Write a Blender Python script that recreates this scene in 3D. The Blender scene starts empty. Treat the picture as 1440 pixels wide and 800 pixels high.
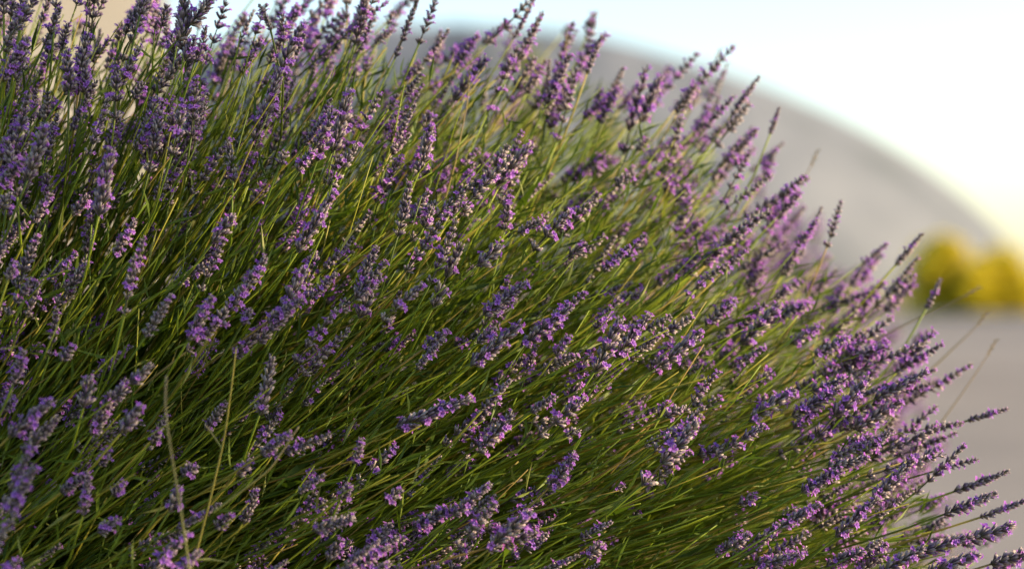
import bpy, math, random
import numpy as np
from mathutils import Vector, Matrix

SEED = 7
random.seed(SEED)
rng = np.random.default_rng(SEED)
R = math.radians

# ------------------------------------------------------------------ camera, sky, sun, exposure
scene = bpy.context.scene
col = scene.collection
CAM_Y, CAM_Z, FPX = -1.6, 0.62, 3387.0          # focal length in photograph pixels (1440 wide)
cam_d = bpy.data.cameras.new('camera')
cam = bpy.data.objects.new('camera', cam_d)
col.objects.link(cam)
cam.location = (0, CAM_Y, CAM_Z)
cam.rotation_euler = (R(90), 0, 0)
cam_d.sensor_width = 36.0
cam_d.lens = 36.0 * FPX / 1440.0
cam_d.clip_start = 0.05
cam_d.clip_end = 6000
cam_d.dof.use_dof = True
cam_d.dof.focus_distance = 1.60
cam_d.dof.aperture_fstop = 4.2
scene.camera = cam

SUN_AZ, SUN_EL = 1.0, 20.0      # degrees; azimuth measured from +X (right of the view) towards +Y (away)
world = bpy.data.worlds.new('World')
scene.world = world
world.use_nodes = True
wn = world.node_tree
wn.nodes.clear()
sky = wn.nodes.new('ShaderNodeTexSky')
sky.sky_type = 'NISHITA'
sky.sun_disc = False
sky.sun_elevation = R(SUN_EL)
sky.sun_rotation = R(90 - SUN_AZ)
sky.air_density = 1.0
sky.dust_density = 1.0
sky.ozone_density = 1.6
bg = wn.nodes.new('ShaderNodeBackground')
bg.inputs['Strength'].default_value = 0.125
wo = wn.nodes.new('ShaderNodeOutputWorld')
wn.links.new(sky.outputs[0], bg.inputs[0])
wn.links.new(bg.outputs[0], wo.inputs[0])

sd = bpy.data.lights.new('sun', 'SUN')
sd.energy = 5.0
sd.angle = R(0.6)
sd.color = (1.0, 0.76, 0.48)
sun = bpy.data.objects.new('sun', sd)
col.objects.link(sun)
sv = Vector((math.cos(R(SUN_EL)) * math.cos(R(SUN_AZ)), math.cos(R(SUN_EL)) * math.sin(R(SUN_AZ)), math.sin(R(SUN_EL))))
sun.rotation_euler = sv.to_track_quat('Z', 'Y').to_euler()
sun.location = (3, -3, 4)

vs = scene.view_settings
vs.view_transform = 'Standard'
vs.look = 'None'
vs.exposure = 1.36
vs.gamma = 1.0
vs.use_curve_mapping = False
scene.cycles.use_denoising = True
scene.cycles.max_bounces = 8
scene.cycles.diffuse_bounces = 3
scene.cycles.transmission_bounces = 4
scene.cycles.transparent_max_bounces = 4
scene.cycles.caustics_reflective = False
scene.cycles.caustics_refractive = False

# ------------------------------------------------------------------ helpers
def W(px, py, Y):
    """world point seen at photograph pixel (px, py) on the plane at depth Y"""
    d = Y - CAM_Y
    return np.array([(px - 720) / FPX * d, Y, CAM_Z - (py - 400) / FPX * d])


class Acc:
    """collects triangles with two per-vertex numbers (tone, chance) and a material slot"""
    def __init__(s):
        s.v, s.t, s.tone, s.rnd, s.m, s.sm, s.n = [], [], [], [], [], [], 0

    def add(s, v, t, tone=0.0, rnd=0.0, mat=0, smooth=True):
        v = np.asarray(v, float); t = np.asarray(t, int)
        s.v.append(v); s.t.append(t + s.n)
        s.tone.append(np.broadcast_to(np.asarray(tone, float), (len(v),)))
        s.rnd.append(np.broadcast_to(np.asarray(rnd, float), (len(v),)))
        s.m.append(np.full(len(t), mat)); s.sm.append(np.full(len(t), smooth))
        s.n += len(v)

    def arrays(s):
        return [np.concatenate(a) for a in (s.v, s.t, s.tone, s.rnd, s.m, s.sm)]

    def mesh(s, name, mats, origin=(0, 0, 0)):
        v, t, tone, rnd, m, sm = s.arrays()
        v = v - np.asarray(origin)
        me = bpy.data.meshes.new(name)
        me.vertices.add(len(v)); me.vertices.foreach_set('co', v.astype(np.float32).ravel())
        me.loops.add(3 * len(t)); me.loops.foreach_set('vertex_index', t.astype(np.int32).ravel())
        me.polygons.add(len(t))
        me.polygons.foreach_set('loop_start', np.arange(0, 3 * len(t), 3, dtype=np.int32))
        me.polygons.foreach_set('material_index', m.astype(np.int32))
        me.polygons.foreach_set('use_smooth', sm.astype(bool))
        for mt in mats:
            me.materials.append(mt)
        for nm, arr in (('tone', tone), ('chance', rnd)):
            a = me.attributes.new(nm, 'FLOAT', 'POINT')
            a.data.foreach_set('value', arr.astype(np.float32))
        me.update(calc_edges=True)
        me.validate()
        return me


def link(name, data, parent=None, loc=(0, 0, 0)):
    o = bpy.data.objects.new(name, data)
    col.objects.link(o)
    o.location = loc
    if parent is not None:
        o.parent = parent
    return o


def tag(o, label=None, cat=None, group=None, kind=None):
    for k, val in (('label', label), ('category', cat), ('group', group), ('kind', kind)):
        if val:
            o[k] = val
    return o


def tube(P, rad, sides=4, phase=0.0, cap=True):
    P = np.asarray(P, float); k = len(P)
    rad = np.broadcast_to(np.asarray(rad, float), (k,))
    T = np.gradient(P, axis=0); T /= np.linalg.norm(T, axis=1)[:, None] + 1e-12
    ref = np.array([0.31, -0.9, 0.3]); ref /= np.linalg.norm(ref)
    A = np.cross(T, ref); A /= np.linalg.norm(A, axis=1)[:, None] + 1e-9
    B = np.cross(T, A)
    an = phase + np.arange(sides) * 2 * np.pi / sides
    V = (P[:, None, :] + rad[:, None, None] * (np.cos(an)[None, :, None] * A[:, None, :] + np.sin(an)[None, :, None] * B[:, None, :])).reshape(-1, 3)
    i = np.arange(k - 1)[:, None] * sides; j = np.arange(sides)[None, :]; jn = (j + 1) % sides
    a, b, c, d = i + j, i + jn, i + sides + jn, i + sides + j
    F = np.concatenate([np.stack([a, b, c], -1).reshape(-1, 3), np.stack([a, c, d], -1).reshape(-1, 3)])
    tone = np.repeat(np.linspace(0, 1, k), sides)
    if cap:
        V = np.vstack([V, P[-1] + T[-1] * rad[-1] * .6]); tone = np.append(tone, 1.0)
        e = (k - 1) * sides
        F = np.vstack([F, np.stack([e + np.arange(sides), e + (np.arange(sides) + 1) % sides, np.full(sides, k * sides)], -1)])
    return V, F, tone


def frame_to(d, roll=0.0):
    """3x3 matrix whose columns are the axes of a frame with Z along d"""
    d = np.asarray(d, float); d = d / np.linalg.norm(d)
    r = np.array([0.0, 1.0, 0.0]) if abs(d[1]) < .9 else np.array([1.0, 0, 0])
    x = np.cross(r, d); x /= np.linalg.norm(x); y = np.cross(d, x)
    c, s = math.cos(roll), math.sin(roll)
    return np.stack([c * x + s * y, -s * x + c * y, d], axis=1)


def bez(p0, p1, p2, p3, n):
    t = np.linspace(0, 1, n)[:, None]
    return (1 - t) ** 3 * p0 + 3 * (1 - t) ** 2 * t * p1 + 3 * (1 - t) * t ** 2 * p2 + t ** 3 * p3


# ------------------------------------------------------------------ materials
def ramp(nt, fac, stops):
    r = nt.nodes.new('ShaderNodeValToRGB')
    els = r.color_ramp.elements
    while len(els) < len(stops):
        els.new(0.5)
    for e, (p, c) in zip(els, stops):
        e.position = p; e.color = (*c, 1)
    nt.links.new(fac, r.inputs[0])
    return r.outputs[0]


def attr(nt, name):
    a = nt.nodes.new('ShaderNodeAttribute'); a.attribute_name = name
    return a.outputs['Fac']


def math_node(nt, op, a, b=None, clamp=False):
    m = nt.nodes.new('ShaderNodeMath'); m.operation = op; m.use_clamp = clamp
    for i, x in enumerate((a, b)):
        if x is None:
            continue
        if isinstance(x, (int, float)):
            m.inputs[i].default_value = x
        else:
            nt.links.new(x, m.inputs[i])
    return m.outputs[0]


def mix_rgb(nt, fac, a, b, mode='MIX'):
    m = nt.nodes.new('ShaderNodeMix'); m.data_type = 'RGBA'; m.blend_type = mode
    for sock, x in ((m.inputs['Factor'], fac), (m.inputs[6], a), (m.inputs[7], b)):
        if isinstance(x, (int, float)):
            sock.default_value = x
        elif isinstance(x, tuple):
            sock.default_value = (*x, 1)
        else:
            nt.links.new(x, sock)
    return m.outputs[2]


def noise(nt, scale, detail=4, rough=.55, coord='Object', dist=0.0):
    tc = nt.nodes.new('ShaderNodeTexCoord')
    n = nt.nodes.new('ShaderNodeTexNoise')
    n.inputs['Scale'].default_value = scale; n.inputs['Detail'].default_value = detail
    n.inputs['Roughness'].default_value = rough; n.inputs['Distortion'].default_value = dist
    nt.links.new(tc.outputs[coord], n.inputs['Vector'])
    return n.outputs['Fac']


def plant_mat(name, color_fn, transl=0.3, rough=.6, spec=.25, sheen=0.0, warm=(1.0, 1.0, 1.0)):
    """leafy surface: reflects and lets some light through"""
    m = bpy.data.materials.new(name); m.use_nodes = True
    nt = m.node_tree; nt.nodes.clear()
    out = nt.nodes.new('ShaderNodeOutputMaterial')
    c = color_fn(nt)
    p = nt.nodes.new('ShaderNodeBsdfPrincipled')
    nt.links.new(c, p.inputs['Base Color'])
    p.inputs['Roughness'].default_value = rough
    p.inputs['Specular IOR Level'].default_value = spec
    p.inputs['Sheen Weight'].default_value = sheen
    p.inputs['Sheen Roughness'].default_value = .4
    t = nt.nodes.new('ShaderNodeBsdfTranslucent')
    nt.links.new(mix_rgb(nt, 1.0, c, warm, 'MULTIPLY'), t.inputs['Color'])
    mx = nt.nodes.new('ShaderNodeMixShader'); mx.inputs[0].default_value = transl
    nt.links.new(p.outputs[0], mx.inputs[1]); nt.links.new(t.outputs[0], mx.inputs[2])
    nt.links.new(mx.outputs[0], out.inputs['Surface'])
    return m


def objrand(nt):
    o = nt.nodes.new('ShaderNodeObjectInfo')
    return o.outputs['Random']


def calyx_color(nt):
    t, r, o = attr(nt, 'tone'), attr(nt, 'chance'), objrand(nt)
    mauve = ramp(nt, t, [(0.0, (.05, .055, .02)), (.30, (.06, .05, .045)), (.62, (.085, .052, .11)), (.90, (.28, .21, .28)), (1.0, (.03, .018, .045))])
    dull = ramp(nt, t, [(0.0, (.12, .12, .05)), (.4, (.27, .235, .17)), (.90, (.64, .56, .47)), (1.0, (.06, .045, .04))])
    return mix_rgb(nt, ramp(nt, math_node(nt, 'FRACT', math_node(nt, 'ADD', r, math_node(nt, 'MULTIPLY', o, .6))), [(.42, (0, 0, 0)), (.95, (.85, .85, .85))]), mauve, dull)


def petal_color(nt):
    t, r, o = attr(nt, 'tone'), attr(nt, 'chance'), objrand(nt)
    c1 = ramp(nt, t, [(0, (.13, .04, .33)), (.5, (.28, .105, .56)), (1, (.46, .25, .74))])
    c2 = ramp(nt, t, [(0, (.19, .05, .33)), (.5, (.41, .145, .56)), (1, (.60, .30, .72))])
    return mix_rgb(nt, math_node(nt, 'FRACT', math_node(nt, 'ADD', r, o)), c1, c2)


def stem_color(nt):
    t, r, o = attr(nt, 'tone'), attr(nt, 'chance'), objrand(nt)
    x = math_node(nt, 'FRACT', math_node(nt, 'ADD', r, o))
    young = ramp(nt, x, [(0, (.075, .115, .008)), (.5, (.155, .235, .009)), (.78, (.27, .33, .016)), (.90, (.36, .31, .05)), (1, (.36, .25, .09))])
    n = noise(nt, 60, 2)
    return mix_rgb(nt, math_node(nt, 'MULTIPLY', n, .5), young, (.12, .15, .02))


def leaf_color(nt):
    r = attr(nt, 'chance')
    return ramp(nt, r, [(0, (.035, .065, .010)), (.5, (.09, .145, .014)), (.85, (.15, .20, .03)), (1, (.20, .21, .06))])


M = {}
M['calyx'] = plant_mat('calyx', calyx_color, .22, .7, .15, .25, (1.0, .9, .8))
M['petal'] = plant_mat('petal', petal_color, .45, .6, .15, .1, (1.1, .8, 1.0))
M['stem'] = plant_mat('stem', stem_color, .32, .42, .4, 0, (1.4, 1.4, .45))
M['leaf'] = plant_mat('leaf', leaf_color, .32, .55, .25, 0, (1.1, 1.2, .5))
M['straw'] = plant_mat('straw', lambda nt: ramp(nt, attr(nt, 'tone'), [(0, (.20, .22, .05)), (.5, (.30, .25, .08)), (1, (.36, .27, .15))]), .25, .5, .3)
M['wood'] = plant_mat('wood', lambda nt: ramp(nt, noise(nt, 40, 5), [(.3, (.05, .038, .025)), (.7, (.14, .11, .08))]), .0, .85, .1)
M['yellow_leaf'] = plant_mat('yellow_leaf', lambda nt: ramp(nt, attr(nt, 'chance'), [(0, (.36, .33, .014)), (.5, (.64, .53, .02)), (1, (.80, .66, .04))]), .35, .5, .2)
M['lime_leaf'] = plant_mat('lime_leaf', lambda nt: ramp(nt, attr(nt, 'chance'), [(0, (.16, .20, .02)), (.5, (.30, .34, .04)), (1, (.42, .44, .06))]), .4, .5, .2)


def solid_mat(name, color_fn, rough=.9, bump=None):
    m = bpy.data.materials.new(name); m.use_nodes = True
    nt = m.node_tree
    p = nt.nodes['Principled BSDF']
    nt.links.new(color_fn(nt), p.inputs['Base Color'])
    p.inputs['Roughness'].default_value = rough
    p.inputs['Specular IOR Level'].default_value = .2
    if bump:
        b = nt.nodes.new('ShaderNodeBump'); b.inputs['Strength'].default_value = bump[1]; b.inputs['Distance'].default_value = bump[2]
        nt.links.new(noise(nt, bump[0], 6), b.inputs['Height']); nt.links.new(b.outputs[0], p.inputs['Normal'])
    return m


def soil_color(nt):
    return ramp(nt, noise(nt, .35, 8, .65), [(.3, (.16, .125, .075)), (.5, (.24, .20, .12)), (.7, (.30, .26, .15))])


def pave_color(nt):
    big = ramp(nt, noise(nt, .25, 5, .6), [(.35, (.17, .155, .14)), (.65, (.24, .22, .195))])
    fine = ramp(nt, noise(nt, 55, 3), [(.35, (.8, .8, .8)), (.65, (1.0, 1.0, 1.0))])
    return mix_rgb(nt, 1.0, big, fine, 'MULTIPLY')


def hill_color(nt):
    return ramp(nt, noise(nt, .05, 5, .55), [(.36, (.085, .10, .11)), (.5, (.125, .14, .16)), (.64, (.165, .18, .20))])


M['soil'] = solid_mat('soil', soil_color, .95, (18, .4, .03))
M['pave'] = solid_mat('paving', pave_color, .85, (90, .3, .004))
M['hill'] = solid_mat('hillside', hill_color, .95, (.15, .4, 1.5))
M['plaster'] = solid_mat('plaster', lambda nt: ramp(nt, noise(nt, 1.3, 6), [(.3, (.42, .375, .30)), (.7, (.50, .455, .37))]), .9, (40, .25, .01))
M['roof_tile'] = solid_mat('roof_tile', lambda nt: ramp(nt, noise(nt, 6, 4), [(.3, (.26, .12, .07)), (.7, (.40, .20, .12))]), .85)
M['shutter'] = solid_mat('shutter', lambda nt: ramp(nt, noise(nt, 9, 3), [(.3, (.20, .26, .30)), (.7, (.25, .32, .36))]), .6)
M['kerb'] = solid_mat('kerb_stone', lambda nt: ramp(nt, noise(nt, 5, 5), [(.3, (.28, .26, .23)), (.7, (.38, .35, .31))]), .85, (30, .3, .01))
gl = bpy.data.materials.new('window_glass'); gl.use_nodes = True
gl.node_tree.nodes['Principled BSDF'].inputs['Base Color'].default_value = (.03, .035, .04, 1)
gl.node_tree.nodes['Principled BSDF'].inputs['Roughness'].default_value = .08
M['glass'] = gl


def box_arrays(x0, x1, y0, y1, z0, z1):
    v = np.array([[x, y, z] for z in (z0, z1) for y in (y0, y1) for x in (x0, x1)], float)
    q = [(0, 2, 3, 1), (4, 5, 7, 6), (0, 1, 5, 4), (2, 6, 7, 3), (0, 4, 6, 2), (1, 3, 7, 5)]
    t = [(a, b, c) for a, b, c, d in q] + [(a, c, d) for a, b, c, d in q]
    return v, np.array(t)


# ------------------------------------------------------------------ setting: ground, paving, kerb, hill
def sheet(name, xs, ys, zf, mat):
    X, Y = np.meshgrid(xs, ys)
    V = np.stack([X, Y, zf(X, Y)], -1).reshape(-1, 3)
    nx, ny = len(xs), len(ys)
    i = (np.arange(ny - 1)[:, None] * nx + np.arange(nx - 1)[None, :])
    F = np.concatenate([np.stack([i, i + 1, i + nx + 1], -1).reshape(-1, 3), np.stack([i, i + nx + 1, i + nx], -1).reshape(-1, 3)])
    a = Acc(); a.add(V, F)
    return link(name, a.mesh(name, [mat]))


g = sheet('ground', np.array([-3000, -400, -60, -8, -2, 0, 2, 8, 60, 400, 3000]), np.array([-60, -8, -2, 0, 1, 3, 8, 60, 400, 3000, 5000.]), lambda X, Y: 0 * X, M['soil'])
tag(g, kind='structure')
rd = sheet('pavement', np.linspace(-14, 60, 38), np.linspace(1.35, 40, 20), lambda X, Y: 0.012 + 0 * X, M['pave'])
tag(rd, kind='structure')
kb = Acc()
for i in range(44):
    x0 = -14 + i * 1.68
    kb.add(*box_arrays(x0, x0 + 1.66, 40.0, 40.22, -.05, .12 + random.uniform(-.004, .004)), smooth=False)
tag(link('kerb', kb.mesh('kerb', [M['kerb']])), kind='structure')

# rounded hill behind everything: a smooth dome with shallow gullies
HC = W(600, 400, 330); HC[2] = 0
na, nr = 160, 60
ang = np.linspace(0, 2 * np.pi, na, endpoint=False); rr = np.linspace(0, 1, nr)
RX, RY, RZ = 83.0, 60.0, 36.2
AA, RR = np.meshgrid(ang, rr)
prof = np.clip(1 - RR ** 2.0, 0, 1) ** .7
bumpz = 1.3 * np.sin(AA * 9 + 3 * RR) * RR * (1 - RR) + .9 * np.sin(AA * 17 + 1.3 + 9 * RR) * RR * (1 - RR)
HV = np.stack([HC[0] + RX * RR * np.cos(AA), HC[1] + RY * RR * np.sin(AA), RZ * prof + bumpz - .3], -1).reshape(-1, 3)
i = np.arange(nr - 1)[:, None] * na; j = np.arange(na)[None, :]; jn = (j + 1) % na
HF = np.concatenate([np.stack([i + j, i + na + j, i + na + jn], -1).reshape(-1, 3), np.stack([i + j, i + na + jn, i + jn], -1).reshape(-1, 3)])
a = Acc(); a.add(HV, HF)
tag(link('hill', a.mesh('hill', [M['hill']])), kind='structure')


# ------------------------------------------------------------------ cream house behind the bush
def build_house():
    corner = W(238, 400, 12.0); corner[2] = 0
    root = link('house', None, None, tuple(corner))
    root.rotation_euler[2] = R(15)
    tag(root, 'plain cream plastered house standing behind the tall end of the lavender bush', 'house')
    Wd, Dp, H = 8.0, 6.0, 3.2

    def part(name, boxes, mat, parent=root):
        a = Acc()
        for b in boxes:
            a.add(*box_arrays(*b), smooth=False)
        return link(name, a.mesh(name, [mat]), parent)
    wins = [(-4.3, -3.3, 1.0, 2.3), (-7.3, -6.3, 1.0, 2.3)]
    door = (-5.8, -4.85, 0.0, 2.15)
    # front wall built round its openings
    cuts = sorted([(x0, x1, z0, z1) for x0, x1, z0, z1 in wins + [door]])
    bx, x = [], -Wd
    for x0, x1, z0, z1 in cuts:
        bx.append((x, x0, 0, .3, 0, H))
        if z0 > 0:
            bx.append((x0, x1, 0, .3, 0, z0))
        bx.append((x0, x1, 0, .3, z1, H)); x = x1
    bx.append((x, 0, 0, .3, 0, H))
    bx += [(-.3, 0, .302, Dp, 0, H), (-Wd, -Wd + .3, .302, Dp, 0, H), (-Wd + .302, -.302, Dp - .3, Dp, 0, H)]
    part('wall', bx, M['plaster'])
    dr = part('door', [(door[0], door[1], .16, .22, 0, door[3])], M['shutter'])
    part('handle', [(door[1] - .14, door[1] - .04, .13, .158, 1.0, 1.03)], M['kerb'], dr)
    for x0, x1, z0, z1 in wins:
        w = part('window', [(x0, x0 + .06, .14, .20, z0, z1), (x1 - .06, x1, .14, .20, z0, z1), (x0 + .062, x1 - .062, .14, .20, z0, z0 + .06),
                            (x0 + .062, x1 - .062, .14, .20, z1 - .06, z1), ((x0 + x1) / 2 - .03, (x0 + x1) / 2 + .03, .142, .198, z0 + .062, z1 - .062)], M['shutter'])
        part('pane', [(x0 + .05, x1 - .05, .166, .172, z0 + .05, z1 - .05)], M['glass'], w)
        part('sill', [(x0 - .06, x1 + .06, -.05, .13, z0 - .06, z0 - .002)], M['kerb'], w)
    a = Acc()
    rz, o = H + .002, .35
    v = np.array([[-Wd - o, -o, rz], [o, -o, rz], [o, Dp + o, rz], [-Wd - o, Dp + o, rz], [-Wd - o, Dp / 2, rz + 1.6], [o, Dp / 2, rz + 1.6]])
    a.add(v, [(0, 1, 5), (0, 5, 4), (2, 3, 4), (2, 4, 5), (0, 4, 3), (1, 2, 5), (0, 3, 2), (0, 2, 1)], smooth=False)
    link('roof', a.mesh('roof', [M['roof_tile']]), root)


build_house()


# ------------------------------------------------------------------ far shrubs and young trees
def leaf_cloud(acc, centres, radii, n, size, mat=0):
    """n leaves spread through the volume of uneven clumps"""
    for c, r in zip(centres, radii):
        k = n // len(centres)
        d = rng.normal(size=(k, 3)); d /= np.linalg.norm(d, axis=1)[:, None]
        p = c + d * r * (rng.random(k) ** .4)[:, None]
        for q in p:
            f = frame_to(rng.normal(size=3), rng.random() * 6.28)
            s = size * rng.uniform(.6, 1.4)
            L = np.array([[0, -.5, 0], [.32, 0, .06], [0, .6, 0], [-.32, 0, .06]]) * s
            acc.add(q + L @ f.T, [(0, 1, 2), (0, 2, 3)], rnd=rng.random(), mat=mat, smooth=False)


def build_far_plant(name, px, Y, top_px, halfw_px, label, cat, group, mat, n, size, tall):
    base = W(px, 400, Y); base[2] = 0
    k = (Y - CAM_Y) / FPX
    H = CAM_Z - (top_px - 400) * k
    hw = halfw_px * k
    root = link(name, None, None, tuple(base))
    tag(root, label, cat, group)
    t = Acc()
    P = np.array([[0, 0, 0], [.02 * H, .01 * H, H * .3], [-.01 * H, 0, H * .6], [0, 0, H * .9]])
    t.add(*tube(P, np.array([.035, .026, .016, .006]) * H * (.7 if tall else 1), 7))
    for _ in range(9 if tall else 14):
        z = H * rng.uniform(.12 if not tall else .25, .7); an = rng.random() * 6.28
        e = np.array([math.cos(an) * hw * .75, math.sin(an) * hw * .75, z + H * .2])
        s = np.array([0, 0, z])
        t.add(*tube(bez(s, s + (e - s) * .3, s + (e - s) * .7 + [0, 0, .04 * H], e, 5), np.linspace(.011, .003, 5) * H, 5))
    link('trunk', t.mesh('trunk', [M['wood']]), root)
    cs, rs = [], []
    for _ in range(26):
        u = rng.random(); z = H * (.1 + .8 * u) if not tall else H * (.22 + .72 * u)
        w = hw * (math.sin(math.pi * min(1, (u * .85 + .15))) ** .6)
        an = rng.random() * 6.28; q = w * rng.random() ** .5 * .8
        cs.append(np.array([math.cos(an) * q, math.sin(an) * q, z])); rs.append(hw * rng.uniform(.2, .48))
    c = Acc(); leaf_cloud(c, cs, rs, n, size)
    link('crown', c.mesh('crown', [M[mat]]), root)


build_far_plant('yellow_shrub', 1330, 41.4, 336, 72, 'rounded yellow shrub beyond the pavement kerb, next to the lavender', 'shrub', 'yellow shrubs beyond the pavement', 'yellow_leaf', 5000, .10, False)
build_far_plant('yellow_shrub', 1412, 41.6, 358, 70, 'lower golden shrub beyond the kerb, outer one of the pair', 'shrub', 'yellow shrubs beyond the pavement', 'yellow_leaf', 5000, .10, False)
build_far_plant('yellow_shrub', 1368, 41.0, 374, 48, 'low yellow shrub tucked between the two taller ones at the kerb', 'shrub', 'yellow shrubs beyond the pavement', 'yellow_leaf', 3000, .10, False)
build_far_plant('young_tree', 742, 30, 58, 40, 'tall slim lime green young tree in front of the hill', 'tree', 'young trees before the hill', 'lime_leaf', 4500, .13, True)
build_far_plant('young_tree', 842, 31, 122, 36, 'short slim lime green young tree in front of the hill', 'tree', 'young trees before the hill', 'lime_leaf', 4000, .13, True)
build_far_plant('young_tree', 605, 33, 80, 58, 'broad lime green young tree in front of the hill', 'tree', 'young trees before the hill', 'lime_leaf', 4500, .13, True)


# an olive-like tree added out of view, right of the bush: its crown dapples the near side of the lavender with shade
def build_shade_tree():
    base = np.array([6.0, -0.88, 0.0])
    root = link('added_shade_tree', None, None, tuple(base))
    tag(root, 'small grey green olive tree added out of view to shade the lavender', 'tree')
    t = Acc()
    t.add(*tube(bez(np.array([0, 0, -.05]), np.array([.1, .05, .7]), np.array([-.12, 0, 1.2]), np.array([.02, .1, 2.0]), 9), np.linspace(.14, .08, 9), 9))
    cs, rs = [], []
    for i in range(16):
        an = i * 2.4; q = .75 * math.sqrt((i + .5) / 16)
        e = np.array([math.cos(an) * q, math.sin(an) * q + .1, 2.95 + rng.uniform(-.75, .8) * (1 - .3 * q)])
        s0 = np.array([0, .08, 1.5 + .03 * i])
        t.add(*tube(bez(s0, s0 + [0, 0, .3], e - (e - s0) * .3, e, 7), np.linspace(.045, .01, 7), 6))
        cs.append(e); rs.append(rng.uniform(.28, .42))
    link('trunk', t.mesh('trunk', [M['wood']]), root)
    c = Acc(); leaf_cloud(c, cs, rs, 8000, .095)
    link('crown', c.mesh('crown', [M['leaf']]), root)


build_shade_tree()


# ------------------------------------------------------------------ lavender flower spikes
def calyx_template(sides, simple=False):
    ts = np.array([0.0, .22, .6, .92]); rs = np.array([.38, .78, 1.0, .80])
    if simple:
        ts, rs = np.array([0.0, .55, .92]), np.array([.45, 1.0, .82])
    an = np.arange(sides) * 2 * np.pi / sides
    V, tone = [], []
    for t, r in zip(ts, rs):
        V += [[r * math.cos(q), r * math.sin(q), t + (.08 if (t > .9 and i % 2) else 0)] for i, q in enumerate(an)]
        tone += [t] * sides
    V.append([0, 0, .80]); tone.append(1.0)
    F = []
    for k in range(len(ts) - 1):
        for j in range(sides):
            a_, b_ = k * sides + j, k * sides + (j + 1) % sides
            F += [(a_, b_, b_ + sides), (a_, b_ + sides, a_ + sides)]
    for j in range(sides):
        F.append(((len(ts) - 1) * sides + j, (len(ts) - 1) * sides + (j + 1) % sides, len(ts) * sides))
    return np.array(V), np.array(F), np.array(tone)


CAL_HI, CAL_LO, CAL_FAR = calyx_template(6), calyx_template(4, True), calyx_template(3, True)


def floret_arrays(r_, full=True):
    """open corolla of five lobes on a short tube, axis +Z, in millimetres"""
    V, F, tone = [], [], []
    for z, r in ((0, .55), (2.2, .75)):
        V += [[r * math.cos(q), r * math.sin(q), z] for q in np.arange(4) * math.pi / 2]; tone += [.1 if z == 0 else .35] * 4
    for j in range(4):
        a_, b_ = j, (j + 1) % 4
        F += [(a_, b_, b_ + 4), (a_, b_ + 4, a_ + 4)]
    for k in range(5):
        an = k * 2 * math.pi / 5 + r_.uniform(-.15, .15)
        big = 1.25 if k in (0, 1) else 1.0
        L, wd = 2.0 * big * r_.uniform(.75, 1.2), .95 * big * r_.uniform(.8, 1.1)
        lift = r_.uniform(.3, 1.1) if k in (0, 1) else r_.uniform(-.3, .6)
        u = np.array([math.cos(an), math.sin(an), 0]); w = np.array([-math.sin(an), math.cos(an), 0]); z = np.array([0, 0, 1.])
        n = len(V)
        V += [u * .6 - w * .4 + z * 2.1, u * .6 + w * .4 + z * 2.1, u * (.6 + L * .6) - w * wd + z * (2.4 + lift * L * .5),
              u * (.6 + L * .6) + w * wd + z * (2.4 + lift * L * .5), u * (.6 + L) + z * (2.2 + lift * L * .8)]
        tone += [.35, .35, .75, .75, 1.0]
        F += [(n, n + 1, n + 3), (n, n + 3, n + 2), (n + 2, n + 3, n + 4)]
    return np.array(V, float), np.array(F), np.array(tone)


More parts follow.
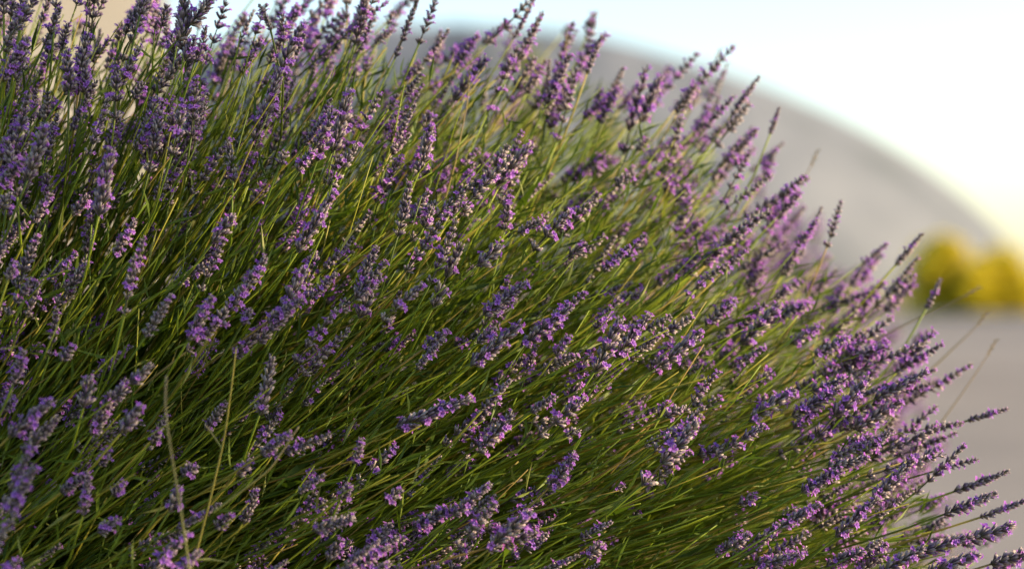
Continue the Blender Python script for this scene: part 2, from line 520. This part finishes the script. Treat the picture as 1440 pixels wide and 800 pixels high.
def make_spike(seed, style, low=0):
    """returns (calyx Acc, petal Acc, length) in metres, axis +Z from the spike's base"""
    r_ = random.Random(seed)
    S = dict(bloom=dict(n=(6, 8), per=(11, 13), sp=5.2, cal=6.4, fl=.23, gap=.5),
             dense=dict(n=(7, 9), per=(11, 14), sp=4.8, cal=6.6, fl=.18, gap=.3),
             loose=dict(n=(7, 9), per=(9, 11), sp=7.0, cal=6.0, fl=.15, gap=.8),
             bud=dict(n=(9, 11), per=(8, 10), sp=4.6, cal=4.6, fl=.05, gap=.2),
             short=dict(n=(3, 4), per=(11, 13), sp=5.0, cal=6.6, fl=.22, gap=0.0),
             spent=dict(n=(6, 8), per=(10, 12), sp=5.6, cal=6.4, fl=.06, gap=.6))[style]
    n = r_.randint(*S['n'])
    ca, pe = Acc(), Acc()
    z, zs = 2.0, []
    for k in range(n):
        zs.append(z)
        z += S['sp'] * r_.uniform(.85, 1.15) * (1 - .28 * k / n)
        if k == 0 and r_.random() < S['gap']:
            z += r_.uniform(4, 11)
        elif k == 1 and r_.random() < S['gap'] * .4:
            z += r_.uniform(2, 6)
    length = z + 1.5
    bend = r_.uniform(-1, 1) * 3.0, r_.uniform(-1, 1) * 3.0

    def ax(zz):
        q = (zz / length) ** 2
        return np.array([bend[0] * q, bend[1] * q, zz])
    # the axis inside the spike
    ca.add(*[x * 1.0 if i == 0 else x for i, x in enumerate(tube(np.array([ax(q) for q in np.linspace(0, z, 6)]), np.linspace(.75, .45, 6), 4))][:2], tone=.1, rnd=.2)
    tmpl = (CAL_HI, CAL_LO, CAL_FAR)[int(low)]
    for k, zz in enumerate(zs):
        f = k / max(1, n - 1)
        taper = 1.0 - .38 * max(0, f - .45) / .55
        if k == 0:
            taper *= .9
        per = r_.randint(*S['per']) - (2 if f > .85 else 0)
        if low:
            per = max(4, int(per * (.72 if low == 1 else .62)))
        ph = r_.random() * 6.28
        bloom_here = r_.random()
        for j in range(per):
            an = ph + j * 2 * math.pi / per + r_.uniform(-.2, .2)
            tilt = R(r_.uniform(30, 62) * (1 - .45 * f))
            if style == 'bud':
                tilt *= .75
            d = np.array([math.sin(tilt) * math.cos(an), math.sin(tilt) * math.sin(an), math.cos(tilt)])
            L = S['cal'] * taper * r_.uniform(.82, 1.15)
            wd = .80 * taper * r_.uniform(.85, 1.15) * (1, 1.2, 1.4)[int(low)]
            Fm = frame_to(d, r_.random() * 6.28)
            o = ax(zz + r_.uniform(-1.1, 1.1)) + np.array([math.cos(an), math.sin(an), 0]) * .75
            V, F, tone = tmpl
            ca.add(o + (V * [wd, wd, L]) @ Fm.T, F, tone, np.clip(r_.random() * .75 + .25 * (np.arange(len(V)) % 2), 0, 1))
            p = S['fl'] * (1.5 if bloom_here > .5 else .5) * (1.6 if low else 1) * (1.2 if f > .75 else 1.0)
            if r_.random() < p:
                FV, FF, FT = floret_arrays(r_)
                if low == 2:
                    FF = FF[8:]                     # lobes only
                s = taper * r_.uniform(.75, 1.1) * (1.1 if low else 1)
                d2 = d + np.array([math.cos(an), math.sin(an), 0]) * r_.uniform(0, .35) + np.array([0, 0, -.1])
                pe.add(o + d * L * .72 + (FV * s) @ frame_to(d2, an).T, FF, FT, r_.random(), smooth=False)
            elif r_.random() < .30 and style != 'spent':   # closed violet bud showing at the calyx mouth
                b = np.array([[.5, 0, 0], [0, .5, 0], [-.5, 0, 0], [0, -.5, 0], [0, 0, 1.9]]) * taper * r_.uniform(.8, 1.3)
                pe.add(o + d * L * .88 + b @ Fm.T, [(0, 1, 4), (1, 2, 4), (2, 3, 4), (3, 0, 4)], [.1, .1, .1, .1, .6], r_.random())
        # papery bracts under each whorl
        for j in range(0 if low else 3):
            an = r_.random() * 6.28
            d = np.array([math.cos(an), math.sin(an), .5]); Fm = frame_to(d, 0)
            b = np.array([[-.8, 0, 0], [.8, 0, 0], [0, .3, 2.6]]) * r_.uniform(.8, 1.2)
            ca.add(ax(zz - 1) + np.array([math.cos(an), math.sin(an), 0]) * .6 + b @ Fm.T, [(0, 1, 2)], [.5, .5, .85], .95, smooth=False)
    for a_ in (ca, pe):
        for q in range(len(a_.v)):
            a_.v[q] = a_.v[q] * .00080
    if pe.n == 0:
        pe.add(np.array([[0, 0, .01], [.0005, 0, .01], [0, .0005, .011]]), [(0, 1, 2)])
    return ca, pe, length * .00080


STYLES = ['bloom'] * 5 + ['dense'] * 4 + ['loose'] * 3 + ['bud'] * 2 + ['short'] * 5 + ['spent'] * 3
SPIKES = []       # shared meshes for the stalks that are parts of their own
for i, st in enumerate(STYLES):
    ca, pe, L = make_spike(100 + i, st)
    SPIKES.append((st, ca.mesh('flower_spike', [M['calyx']]), pe.mesh('petals', [M['petal']]), L))
LOWS = []
for i, st in enumerate(STYLES):
    ca, pe, L = make_spike(300 + i, st, low=1)
    LOWS.append((st, ca.arrays(), pe.arrays(), L))
FARS = []
for i, st in enumerate(STYLES):
    ca, pe, L = make_spike(500 + i, st, low=2)
    FARS.append((st, ca.arrays(), pe.arrays(), L))


def pick(pool, style=None):
    if style is None:
        return pool[int(rng.integers(len(pool)))]
    c = [s for s in pool if s[0] == style]
    return c[int(rng.integers(len(c)))]


# ------------------------------------------------------------------ the lavender bush: where its stalks stand
BUSH = np.array([-0.42, 0.24, 0.0])
OUT = np.array([(-700, 60), (-420, -60), (-200, -110), (0, -95), (300, -70), (600, -40), (760, -5), (920, 18), (1070, 100), (1135, 225), (1190, 285),
                (1300, 320), (1345, 440), (1355, 520), (1400, 575), (1385, 640), (1440, 690), (1480, 780), (1490, 900), (1450, 1020), (900, 1060), (300, 1060), (-700, 1000)], float)


def inside(px, py, shrink=0.0):
    c = np.array([300., 800.]); P = OUT
    if shrink:
        d = P - c; l = np.linalg.norm(d, axis=1)[:, None]; P = c + d * (l - shrink) / l
    x0, y0 = P[:, 0], P[:, 1]; x1, y1 = np.roll(x0, -1), np.roll(y0, -1)
    hit = ((y0 > py) != (y1 > py)) & (px < (x1 - x0) * (py - y0) / (y1 - y0 + 1e-9) + x0)
    return hit.sum() % 2 == 1


def sdist(px, py):
    return .564 * (px - 350) - .826 * (py - 100)


def depth(px, py):
    s = sdist(px, py)
    y = .00062 * s if s > 0 else .00022 * s
    if px < 0:
        y += .0006 * (-px)
    return y


def angle(px, py):
    a = 77 - .020 * px - .036 * py
    return max(10., min(125., a)) if px > 0 else min(130., 80 - .06 * px - .036 * py)


GREEN = [(600, 380, 120), (930, 590, 110), (180, 370, 110), (480, 510, 70), (820, 350, 60), (1080, 640, 70), (950, 745, 130), (120, 745, 120),
         (250, 600, 60), (1130, 480, 40), (640, 560, 60), (360, 730, 80)]


def weight(px, py):
    w = 1.0
    for gx, gy, gr in GREEN:
        w *= 1 - .82 * math.exp(-((px - gx) ** 2 + (py - gy) ** 2) / (2 * (gr * .7) ** 2))
    if sdist(px, py) < 120 and py > 220:
        w *= .8
    if px < 1000 and py > 250:
        w *= .95
    return w


def stem_curve(base_pt, th, L, Y, root_y, n=11):
    """curve from the root up to base_pt, arriving at angle th (degrees above the horizontal, in the XZ plane)"""
    k = FPX / (base_pt[1] - CAM_Y)
    bx, by = 720 + base_pt[0] * k, 400 - (base_pt[2] - CAM_Z) * k
    lean = max(12., 64 - .053 * by - .004 * bx - (.06 * bx if bx < 0 else 0)) + rng.normal(0, 6)
    lean = max(9., min(lean, th + 4)) if bx > 0 else max(40., lean)
    tr = max(3., lean - 6)
    yr = Y + (root_y - Y) * min(1, L / .5) + rng.normal(0, .03)
    mid = R(lean)
    root = base_pt - np.array([math.cos(mid) * L, 0, math.sin(mid) * L])
    root[1] = yr
    if root[2] < .05:
        root[2] = .05 + rng.random() * .05
    t0 = np.array([math.cos(R(tr)), 0, math.sin(R(tr))]) * L * .36
    t1 = np.array([math.cos(R(th)), (Y - yr) * .35 / max(L, .1), math.sin(R(th))]); t1 = t1 / np.linalg.norm(t1)
    w = rng.normal(0, .006, 3)
    P = bez(root, root + t0 + w, base_pt - t1 * L * .36 - w * .6, base_pt, n)
    return P, t1


# (base x, base y, tip x, tip y, style): the spikes that stand out in the photograph
HERO = [(838, 520, 884, 436, 'bloom'), (868, 500, 916, 434, 'dense'), (890, 505, 932, 462, 'spent'), (665, 512, 752, 442, 'dense'), (735, 485, 812, 424, 'bloom'),
        (682, 258, 716, 196, 'spent'), (700, 258, 757, 188, 'bloom'), (1006, 352, 1088, 288, 'loose'), (928, 514, 1010, 450, 'bloom'), (1043, 482, 1112, 418, 'bloom'),
        (1150, 612, 1228, 520, 'dense'), (1178, 752, 1238, 690, 'dense'), (1230, 702, 1292, 640, 'dense'), (1288, 692, 1364, 620, 'loose'), (1284, 606, 1362, 592, 'loose'),
        (1364, 590, 1424, 570, 'bud'), (752, 350, 806, 288, 'bloom'), (674, 372, 712, 338, 'short'), (358, 195, 402, 92, 'dense'), (385, 120, 428, 28, 'bloom'), (468, 212, 512, 82, 'dense'),
        (266, 476, 308, 404, 'bloom'), (300, 340, 336, 296, 'short'), (395, 450, 440, 350, 'bloom'), (420, 352, 478, 262, 'dense'), (366, 580, 392, 490, 'spent'), (330, 500, 380, 450, 'bloom'),
        (878, 215, 922, 24, 'loose'), (902, 170, 938, 78, 'bloom'), (826, 102, 848, 42, 'bud'), (995, 178, 1036, 128, 'loose'), (1030, 160, 1073, 102, 'bud'), (1084, 186, 1098, 146, 'bud'),
        (1090, 285, 1136, 240, 'loose'), (1262, 370, 1302, 324, 'bud'), (1304, 432, 1328, 386, 'bud'), (1164, 345, 1186, 275, 'loose'), (15, 612, 82, 552, 'bloom'), (172, 606, 206, 560, 'short'),
        (160, 560, 228, 508, 'spent'), (118, 570, 132, 512, 'short'), (722, 100, 764, 8, 'loose'), (640, 140, 722, 20, 'bloom'), (770, 145, 802, 70, 'dense'), (590, 60, 622, -20, 'loose'),
        (690, 770, 764, 704, 'bloom'), (240, 716, 262, 676, 'short'), (140, 746, 176, 724, 'short'), (560, 600, 672, 552, 'dense'), (760, 610, 832, 556, 'bloom'), (905, 680, 990, 590, 'dense'),
        (1056, 590, 1130, 540, 'bloom'), (1130, 690, 1190, 650, 'bloom'), (1230, 640, 1330, 600, 'loose'), (1290, 780, 1370, 744, 'dense'), (1344, 690, 1426, 662, 'bud'),
        (210, 240, 232, 148, 'dense'), (140, 300, 158, 200, 'dense'), (110, 130, 124, 40, 'bloom'), (40, 250, 72, 170, 'dense'), (22, 110, 44, 48, 'bloom'), (64, 60, 90, 6, 'bloom'),
        (258, 70, 264, -30, 'dense'), (500, 60, 520, -20, 'dense'), (380, 40, 366, 4, 'bud'), (176, 440, 190, 350, 'loose'), (560, 330, 580, 250, 'spent'), (590, 240, 612, 170, 'bloom'),
        (610, 430, 662, 310, 'spent'), (506, 444, 528, 402, 'short'), (540, 450, 600, 390, 'bloom'), (850, 380, 890, 340, 'bloom'), (1330, 722, 1408, 690, 'dense'), (1352, 764, 1432, 734, 'bloom'), (1306, 806, 1388, 772, 'bloom'), (1396, 792, 1470, 766, 'dense'),
        (1382, 726, 1452, 700, 'bud'), (1236, 806, 1308, 764, 'bloom'), (1204, 602, 1288, 556, 'bloom'), (1232, 560, 1312, 520, 'dense'), (1116, 584, 1190, 540, 'bloom'), (1262, 522, 1334, 482, 'loose'),
        (1190, 520, 1256, 474, 'bloom'), (1270, 660, 1330, 628, 'bloom'), (1210, 640, 1262, 600, 'dense'), (1322, 660, 1380, 640, 'loose'), (1100, 740, 1160, 700, 'bloom'), (1010, 640, 1080, 590, 'bloom'), (1390, 830, 1450, 800, 'bloom')]

stalks = []    # dict(base, dir, length, style, Y, th, hero, layer)
for bx, by, tx, ty, st in HERO:
    th = math.degrees(math.atan2(by - ty, tx - bx))
    Y = depth((bx + tx) / 2, (by + ty) / 2) + rng.normal(0, .012)
    k = (Y - CAM_Y) / FPX
    stalks.append(dict(p=W(bx, by, Y), th=th, L=math.hypot(tx - bx, ty - by) * k, st=st, Y=Y, layer=0, px=bx, py=by, hero=True))
used = [((s['px']), s['py']) for s in stalks]


def add_random(n, layer, ylo, yhi, shrink):
    made = tries = 0
    while made < n and tries < n * 60:
        tries += 1
        if layer < 2:
            px, py = rng.uniform(-60, 1480), rng.uniform(-90, 830)
        elif layer == 2:
            px, py = rng.uniform(-700, 1490), rng.uniform(-90, 1000)
        else:                                   # outside the photograph: the bush's other flank and its skirt
            px, py = (rng.uniform(-700, -70), rng.uniform(-90, 950)) if rng.random() < .6 else (rng.uniform(-300, 1450), rng.uniform(870, 1030))
        if not inside(px, py, shrink + abs(rng.normal(0, 34))) or rng.random() > weight(px, py):
            continue
        if layer == 0 and min((px - a) ** 2 + (py - b) ** 2 for a, b in used) < 21 ** 2:
            continue
        # clusters: two or three spikes close together
        for c in range(1 + int(rng.random() < .45) + int(rng.random() < .2)):
            qx, qy = (px, py) if c == 0 else (px + rng.normal(0, 22), py + rng.normal(0, 22))
            Y = depth(qx, qy) + rng.uniform(ylo, yhi)
            th = angle(qx, qy) + rng.normal(0, 12)
            Lpx = rng.uniform(46, 100)
            # stop at the outline: the tip, not the base, lies on it
            bx, by = qx - math.cos(R(th)) * Lpx, qy + math.sin(R(th)) * Lpx
            stalks.append(dict(p=W(bx, by, Y), th=th, L=Lpx * (Y - CAM_Y) / FPX, st=None, Y=Y, layer=layer, px=bx, py=by, hero=False))
            used.append((bx, by)); made += 1


add_random(430, 0, -.015, .05, 8)
add_random(520, 1, .05, .17, 0)
add_random(620, 2, .10, .36, 0)

add_random(420, 3, -.04, .30, 0)

bush = link('lavender_bush', None, None, tuple(BUSH))
tag(bush, 'large lavender bush in bloom with violet spikes leaning over the pavement', 'lavender')


def in_view(s):
    return -30 < s['px'] < 1450 and -20 < s['py'] < 830


cand = sorted([s for s in stalks if in_view(s)], key=lambda s: (not s['hero'], s['layer'], s['Y']))
singles = cand[:300]
sid = set(id(s) for s in singles)


def leaf_pair(acc, p, d, size, chance, mat):
    """two narrow leaves at a node of the stem"""
    f = frame_to(d, rng.random() * 6.28)
    for sgn in (-1, 1):
        u = f[:, 0] * sgn; w = f[:, 1]; z = f[:, 2]
        L = size * rng.uniform(.7, 1.2); wd = L * .055
        v = np.array([p - w * wd * .4, p + w * wd * .4, p + u * L * .32 + z * L * .35 + w * wd, p + u * L * .32 + z * L * .35 - w * wd, p + u * L * .5 + z * L * .85])
        acc.add(v, [(0, 1, 2), (0, 2, 3), (3, 2, 4)], [0, 0, .5, .5, 1], chance, mat, False)


for s in singles:
    st, cm, pm, L0 = pick(SPIKES, s['st'])
    P, d = stem_curve(s['p'], s['th'], rng.uniform(.28, .46), s['Y'], .20)
    a = Acc()
    a.add(*tube(P, np.linspace(.00105, .00072, len(P)), 4, rng.random() * 1.5), rnd=rng.random() * .55)
    if rng.random() < .5:
        i = int(rng.integers(2, 5)); leaf_pair(a, P[i], P[i + 1] - P[i], .03, rng.random(), 1)
    o = link('flower_stalk', a.mesh('flower_stalk', [M['stem'], M['leaf']], P[0]), bush, tuple(P[0] - BUSH))
    sc = max(.6, min(1.7, s['L'] / L0)) if s['hero'] else rng.uniform(.75, 1.2)
    mt = Matrix(frame_to(d, rng.random() * 6.28).tolist()).to_4x4()
    wsc = sc ** .5 * rng.uniform(.9, 1.12)
    mt = Matrix.Translation(Vector(P[-1] - P[0] - d * .002)) @ mt @ Matrix.Diagonal((wsc, wsc, sc, 1))
    for nm, me in (('flower_spike', cm), ('petals', pm)):
        c = link(nm, me, o)
        c.matrix_local = mt

# the remaining stalks, deeper in the bush or out of view, as one mass
mass = Acc()


def add_mass_stalk(acc, s, root_y=.22, nseg=8, sides=3):
    st, ca, pe, L0 = pick(LOWS if s['layer'] < 2 else FARS, s['st'])
    P, d = stem_curve(s['p'], s['th'], rng.uniform(.28, .46), s['Y'], root_y, nseg)
    acc.add(*tube(P, np.linspace(.00105, .0007, len(P)), sides), rnd=rng.random(), mat=0)
    sc = rng.uniform(.75, 1.2); F = frame_to(d, rng.random() * 6.28); rr_ = rng.random()
    for arr, m in ((ca, 1), (pe, 2)):
        acc.add(P[-1] + (arr[0] * sc) @ F.T, arr[1], arr[2], (arr[3] + rr_) % 1.0, m)


for s in stalks:
    if id(s) not in sid:
        add_mass_stalk(mass, s)
o = link('flower_stalk_mass', mass.mesh('flower_stalk_mass', [M['stem'], M['calyx'], M['petal']], BUSH), bush)
tag(o, kind='stuff')

# bare green stems and leafy shoots that fill the bush
th_ = Acc()
made = 0
while made < 4600:
    px, py = rng.uniform(-500, 1440), rng.uniform(-40, 1000)
    if not inside(px, py, 110):
        continue
    Y = depth(px, py) + rng.uniform(-.01, .30)
    th = angle(px, py) - 9 + rng.normal(0, 12)
    if rng.random() < .24:
        th += rng.normal(0, 26)
    th = max(14., th)
    P, d = stem_curve(W(px, py, Y), th, rng.uniform(.16, .42), Y, .22, 8)
    th_.add(*tube(P, np.linspace(.0010, .0005, len(P)) * rng.uniform(.75, 1.15), 3), rnd=rng.random())
    for _ in range(int(rng.random() < .5) + int(rng.random() < .3)):
        i = int(rng.integers(1, 6)); leaf_pair(th_, P[i], P[i + 1] - P[i], rng.uniform(.02, .042), rng.random(), 1)
    made += 1
made = 0
while made < 8500:
    px, py = rng.uniform(-500, 1440), rng.uniform(60, 1000)
    if not inside(px, py, 150):
        continue
    Y = depth(px, py) + rng.uniform(.02, .30); p = W(px, py, Y)
    an = R(angle(px, py) + rng.normal(0, 26)); u = np.array([math.cos(an), rng.normal(0, .35), math.sin(an)]); u /= np.linalg.norm(u)
    w = np.cross(u, rng.normal(size=3)); w /= np.linalg.norm(w); L = rng.uniform(.012, .028); b_ = np.cross(u, w) * L * .06
    th_.add(np.array([p, p + u * L * .45 + w * L * .05 + b_, p + u * L, p + u * L * .45 - w * L * .05 + b_]), [(0, 1, 2), (0, 2, 3)], [0, .5, 1, .5], rng.random(), 1, False)
    made += 1
o = link('stem_thicket', th_.mesh('stem_thicket', [M['stem'], M['leaf']], BUSH), bush)
tag(o, kind='stuff')

# leafy cushion at the foot of the bush
fo = Acc()
for _ in range(9000):
    d = rng.normal(size=3); d /= np.linalg.norm(d); d[2] = abs(d[2])
    q = rng.random() ** .45
    p = BUSH + np.array([0, .02, .02]) + d * q * np.array([.50, .36, .34])
    u = d + rng.normal(0, .45, 3) + [0.15, 0, .5]; u /= np.linalg.norm(u)
    w = np.cross(u, rng.normal(size=3)); w /= np.linalg.norm(w); L = rng.uniform(.025, .05)
    fo.add(np.array([p, p + u * L * .5 + w * L * .06, p + u * L, p + u * L * .5 - w * L * .06]), [(0, 1, 2), (0, 2, 3)], [0, .5, 1, .5], rng.random(), 0, False)
o = link('foliage', fo.mesh('foliage', [M['leaf']], BUSH), bush)
tag(o, kind='stuff')
for i in range(14):
    an = i / 14 * 6.28 + rng.normal(0, .2)
    e = BUSH + np.array([math.cos(an) * .30, math.sin(an) * .22, rng.uniform(.15, .28)])
    s0 = BUSH + np.array([math.cos(an) * .03, math.sin(an) * .03, -.02])
    P = bez(s0, s0 + [math.cos(an) * .08, math.sin(an) * .08, .03], e - [math.cos(an) * .05, math.sin(an) * .05, .08], e, 8)
    a = Acc(); a.add(*tube(P, np.linspace(.010, .003, 8), 6))
    link('woody_branch', a.mesh('woody_branch', [M['wood']], P[0]), bush, tuple(P[0] - BUSH))


def bare_stalk(name, pts, r0, mat, parent):
    """a stalk that follows given pixel points (x, y, depth)"""
    P = np.array([W(*p) for p in pts])
    t = np.linspace(0, 1, len(P)); tt = np.linspace(0, 1, 4 * len(P))
    Q = np.stack([np.interp(tt, t, P[:, k]) for k in range(3)], 1)
    for _ in range(2):
        Q[1:-1] = (Q[:-2] + 2 * Q[1:-1] + Q[2:]) / 4
    a = Acc(); a.add(*tube(Q, np.linspace(r0, r0 * .6, len(Q)), 6), rnd=.75)
    return link(name, a.mesh(name, [mat], Q[0]), parent, tuple(Q[0] - BUSH))


b = bare_stalk('bare_stalk', [(275, 860, -.19), (262, 770, -.19), (250, 690, -.19), (238, 620, -.19), (232, 570, -.19), (234, 528, -.19)], .0008, M['straw'], bush)
tag(b, 'bare yellowish stalk without a flower')
b = bare_stalk('bare_stalk', [(270, 800, -.10), (296, 700, -.10), (312, 632, -.10), (318, 600, -.10), (326, 540, -.10), (332, 490, -.10)], .0008, M['stem'], bush)
bare_stalk('bare_stalk', [(312, 630, -.10), (300, 612, -.10), (288, 596, -.10)], .0007, M['straw'], bush)
bare_stalk('bare_stalk', [(300, 720, -.12), (340, 690, -.12), (380, 660, -.12), (400, 630, -.12), (420, 600, -.12)], .0007, M['straw'], bush)

# ------------------------------------------------------------------ second lavender bush, farther back
B2 = np.array([W(1045, 400, 1.5)[0], 1.5, 0.0])
bush2 = link('lavender_bush', None, None, tuple(B2))
tag(bush2, 'smaller hazy purple lavender bush half hidden behind the large one', 'lavender')
m2 = Acc(); f2 = Acc()
cz, n2 = .30, 0
while n2 < 560:
    an = rng.random() * 6.28; el = math.asin(rng.random())
    d = np.array([math.cos(el) * math.cos(an), math.cos(el) * math.sin(an), math.sin(el)])
    tip = B2 + np.array([0, 0, .20]) + d * np.array([.27, .34, .54]) * rng.uniform(.82, 1.02)
    st, ca, pe, L0 = pick(FARS)
    u = d * [1, 1, .9] + rng.normal(0, .12, 3) + [.05, 0, .25]; u /= np.linalg.norm(u)
    root = B2 + d * np.array([.14, .14, .06]) + [0, 0, .02]
    P = bez(root, root + [0, 0, .10], tip - u * (L0 + .12), tip - u * L0, 7)
    m2.add(*tube(P, np.linspace(.0012, .0008, 7), 3), rnd=rng.random())
    F = frame_to(u, an); q = rng.random()
    for arr, m in ((ca, 1), (pe, 2)):
        m2.add(P[-1] + (arr[0] * 1.3) @ F.T, arr[1], arr[2], (arr[3] + q) % 1, m)
    n2 += 1
for _ in range(3000):
    d = rng.normal(size=3); d /= np.linalg.norm(d); d[2] = abs(d[2])
    p = B2 + d * rng.random() ** .4 * np.array([.24, .27, .40])
    u = d + rng.normal(0, .4, 3) + [0, 0, .4]; u /= np.linalg.norm(u)
    w = np.cross(u, rng.normal(size=3)); w /= np.linalg.norm(w); L = rng.uniform(.03, .06)
    f2.add(np.array([p, p + u * L * .5 + w * L * .07, p + u * L, p + u * L * .5 - w * L * .07]), [(0, 1, 2), (0, 2, 3)], [0, .5, 1, .5], rng.random(), 0, False)
tag(link('flower_stalk_mass', m2.mesh('flower_stalk_mass', [M['stem'], M['calyx'], M['petal']], B2), bush2), kind='stuff')
tag(link('foliage', f2.mesh('foliage', [M['leaf']], B2), bush2), kind='stuff')

# ------------------------------------------------------------------ wild grass stalks rising through the bush
GRASS = [((958, 180), (1012, 72), .34), ((985, 190), (1022, 92), .36), ((1100, 300), (1149, 214), .34), ((770, 260), (797, 44), .22), ((1245, 470), (1376, 405), .28),
         ((1330, 500), (1388, 440), .30), ((1290, 640), (1400, 480), .26), ((520, 140), (588, 0), .12), ((640, 230), (660, 102), .10)]
GL = ['thin dry grass stalk against the hill, longer of two beside each other', 'thin dry grass stalk against the hill, shorter of two beside each other', 'wispy stalk with a single brown seed head against the hill',
      'upright straw coloured grass stalk among the violet spikes below the slim trees', 'pale grass stalk leaning out in front of the yellow shrubs', 'short pale grass stalk leaning out over the kerb',
      'long faint grass stalk leaning out over the pavement', 'bare green grass stalk crossing the skyline of the hill', 'short straw tipped grass stalk in the thick of the upper spikes']
for (a0, a1, Y), lab in zip(GRASS, GL):
    p1, p0 = W(*a1, Y), W(*a0, Y)
    d = p0 - p1
    foot = np.array([BUSH[0] + .45 * (p0[0] - BUSH[0]), .25, 0.0])
    P = np.vstack([bez(foot, foot + [0, 0, p0[2] * .4], p0 + d * 1.2, p0, 10)[:-1], bez(p0, p0 - d * .3, p1 + d * .4 + [.004, 0, 0], p1, 9)])
    root = link('grass_stalk', None, None, tuple(foot))
    tag(root, lab, 'grass stalk', 'wild grass stalks in the lavender')
    a = Acc(); a.add(*tube(P, np.linspace(.0009, .00035, len(P)), 4))
    link('stem', a.mesh('stem', [M['straw']], foot), root)
    h = Acc()
    u = (P[-1] - P[-3]); u /= np.linalg.norm(u)
    for k in range(9):
        an = k * 2.4; Fm = frame_to(u, an)
        o_ = p1 - u * .0016 * k
        dd = u + Fm[:, 0] * .5; G = frame_to(dd, 0)
        v = np.array([[0, 0, 0], [.0007, 0, .0016], [0, .0006, .0016], [-.0007, 0, .0016], [0, 0, .004]])
        h.add(o_ + v @ G.T, [(0, 1, 2), (0, 2, 3), (1, 4, 2), (2, 4, 3), (0, 3, 1), (1, 3, 4)], .8, .5, 0, False)
    link('seed_head', h.mesh('seed_head', [M['straw']], foot), root)
print('TRIS', sum(len(o.data.polygons) for o in bpy.data.objects if o.type == 'MESH'), 'unique', sum(len(m.polygons) for m in bpy.data.meshes), 'stalks', len(stalks))
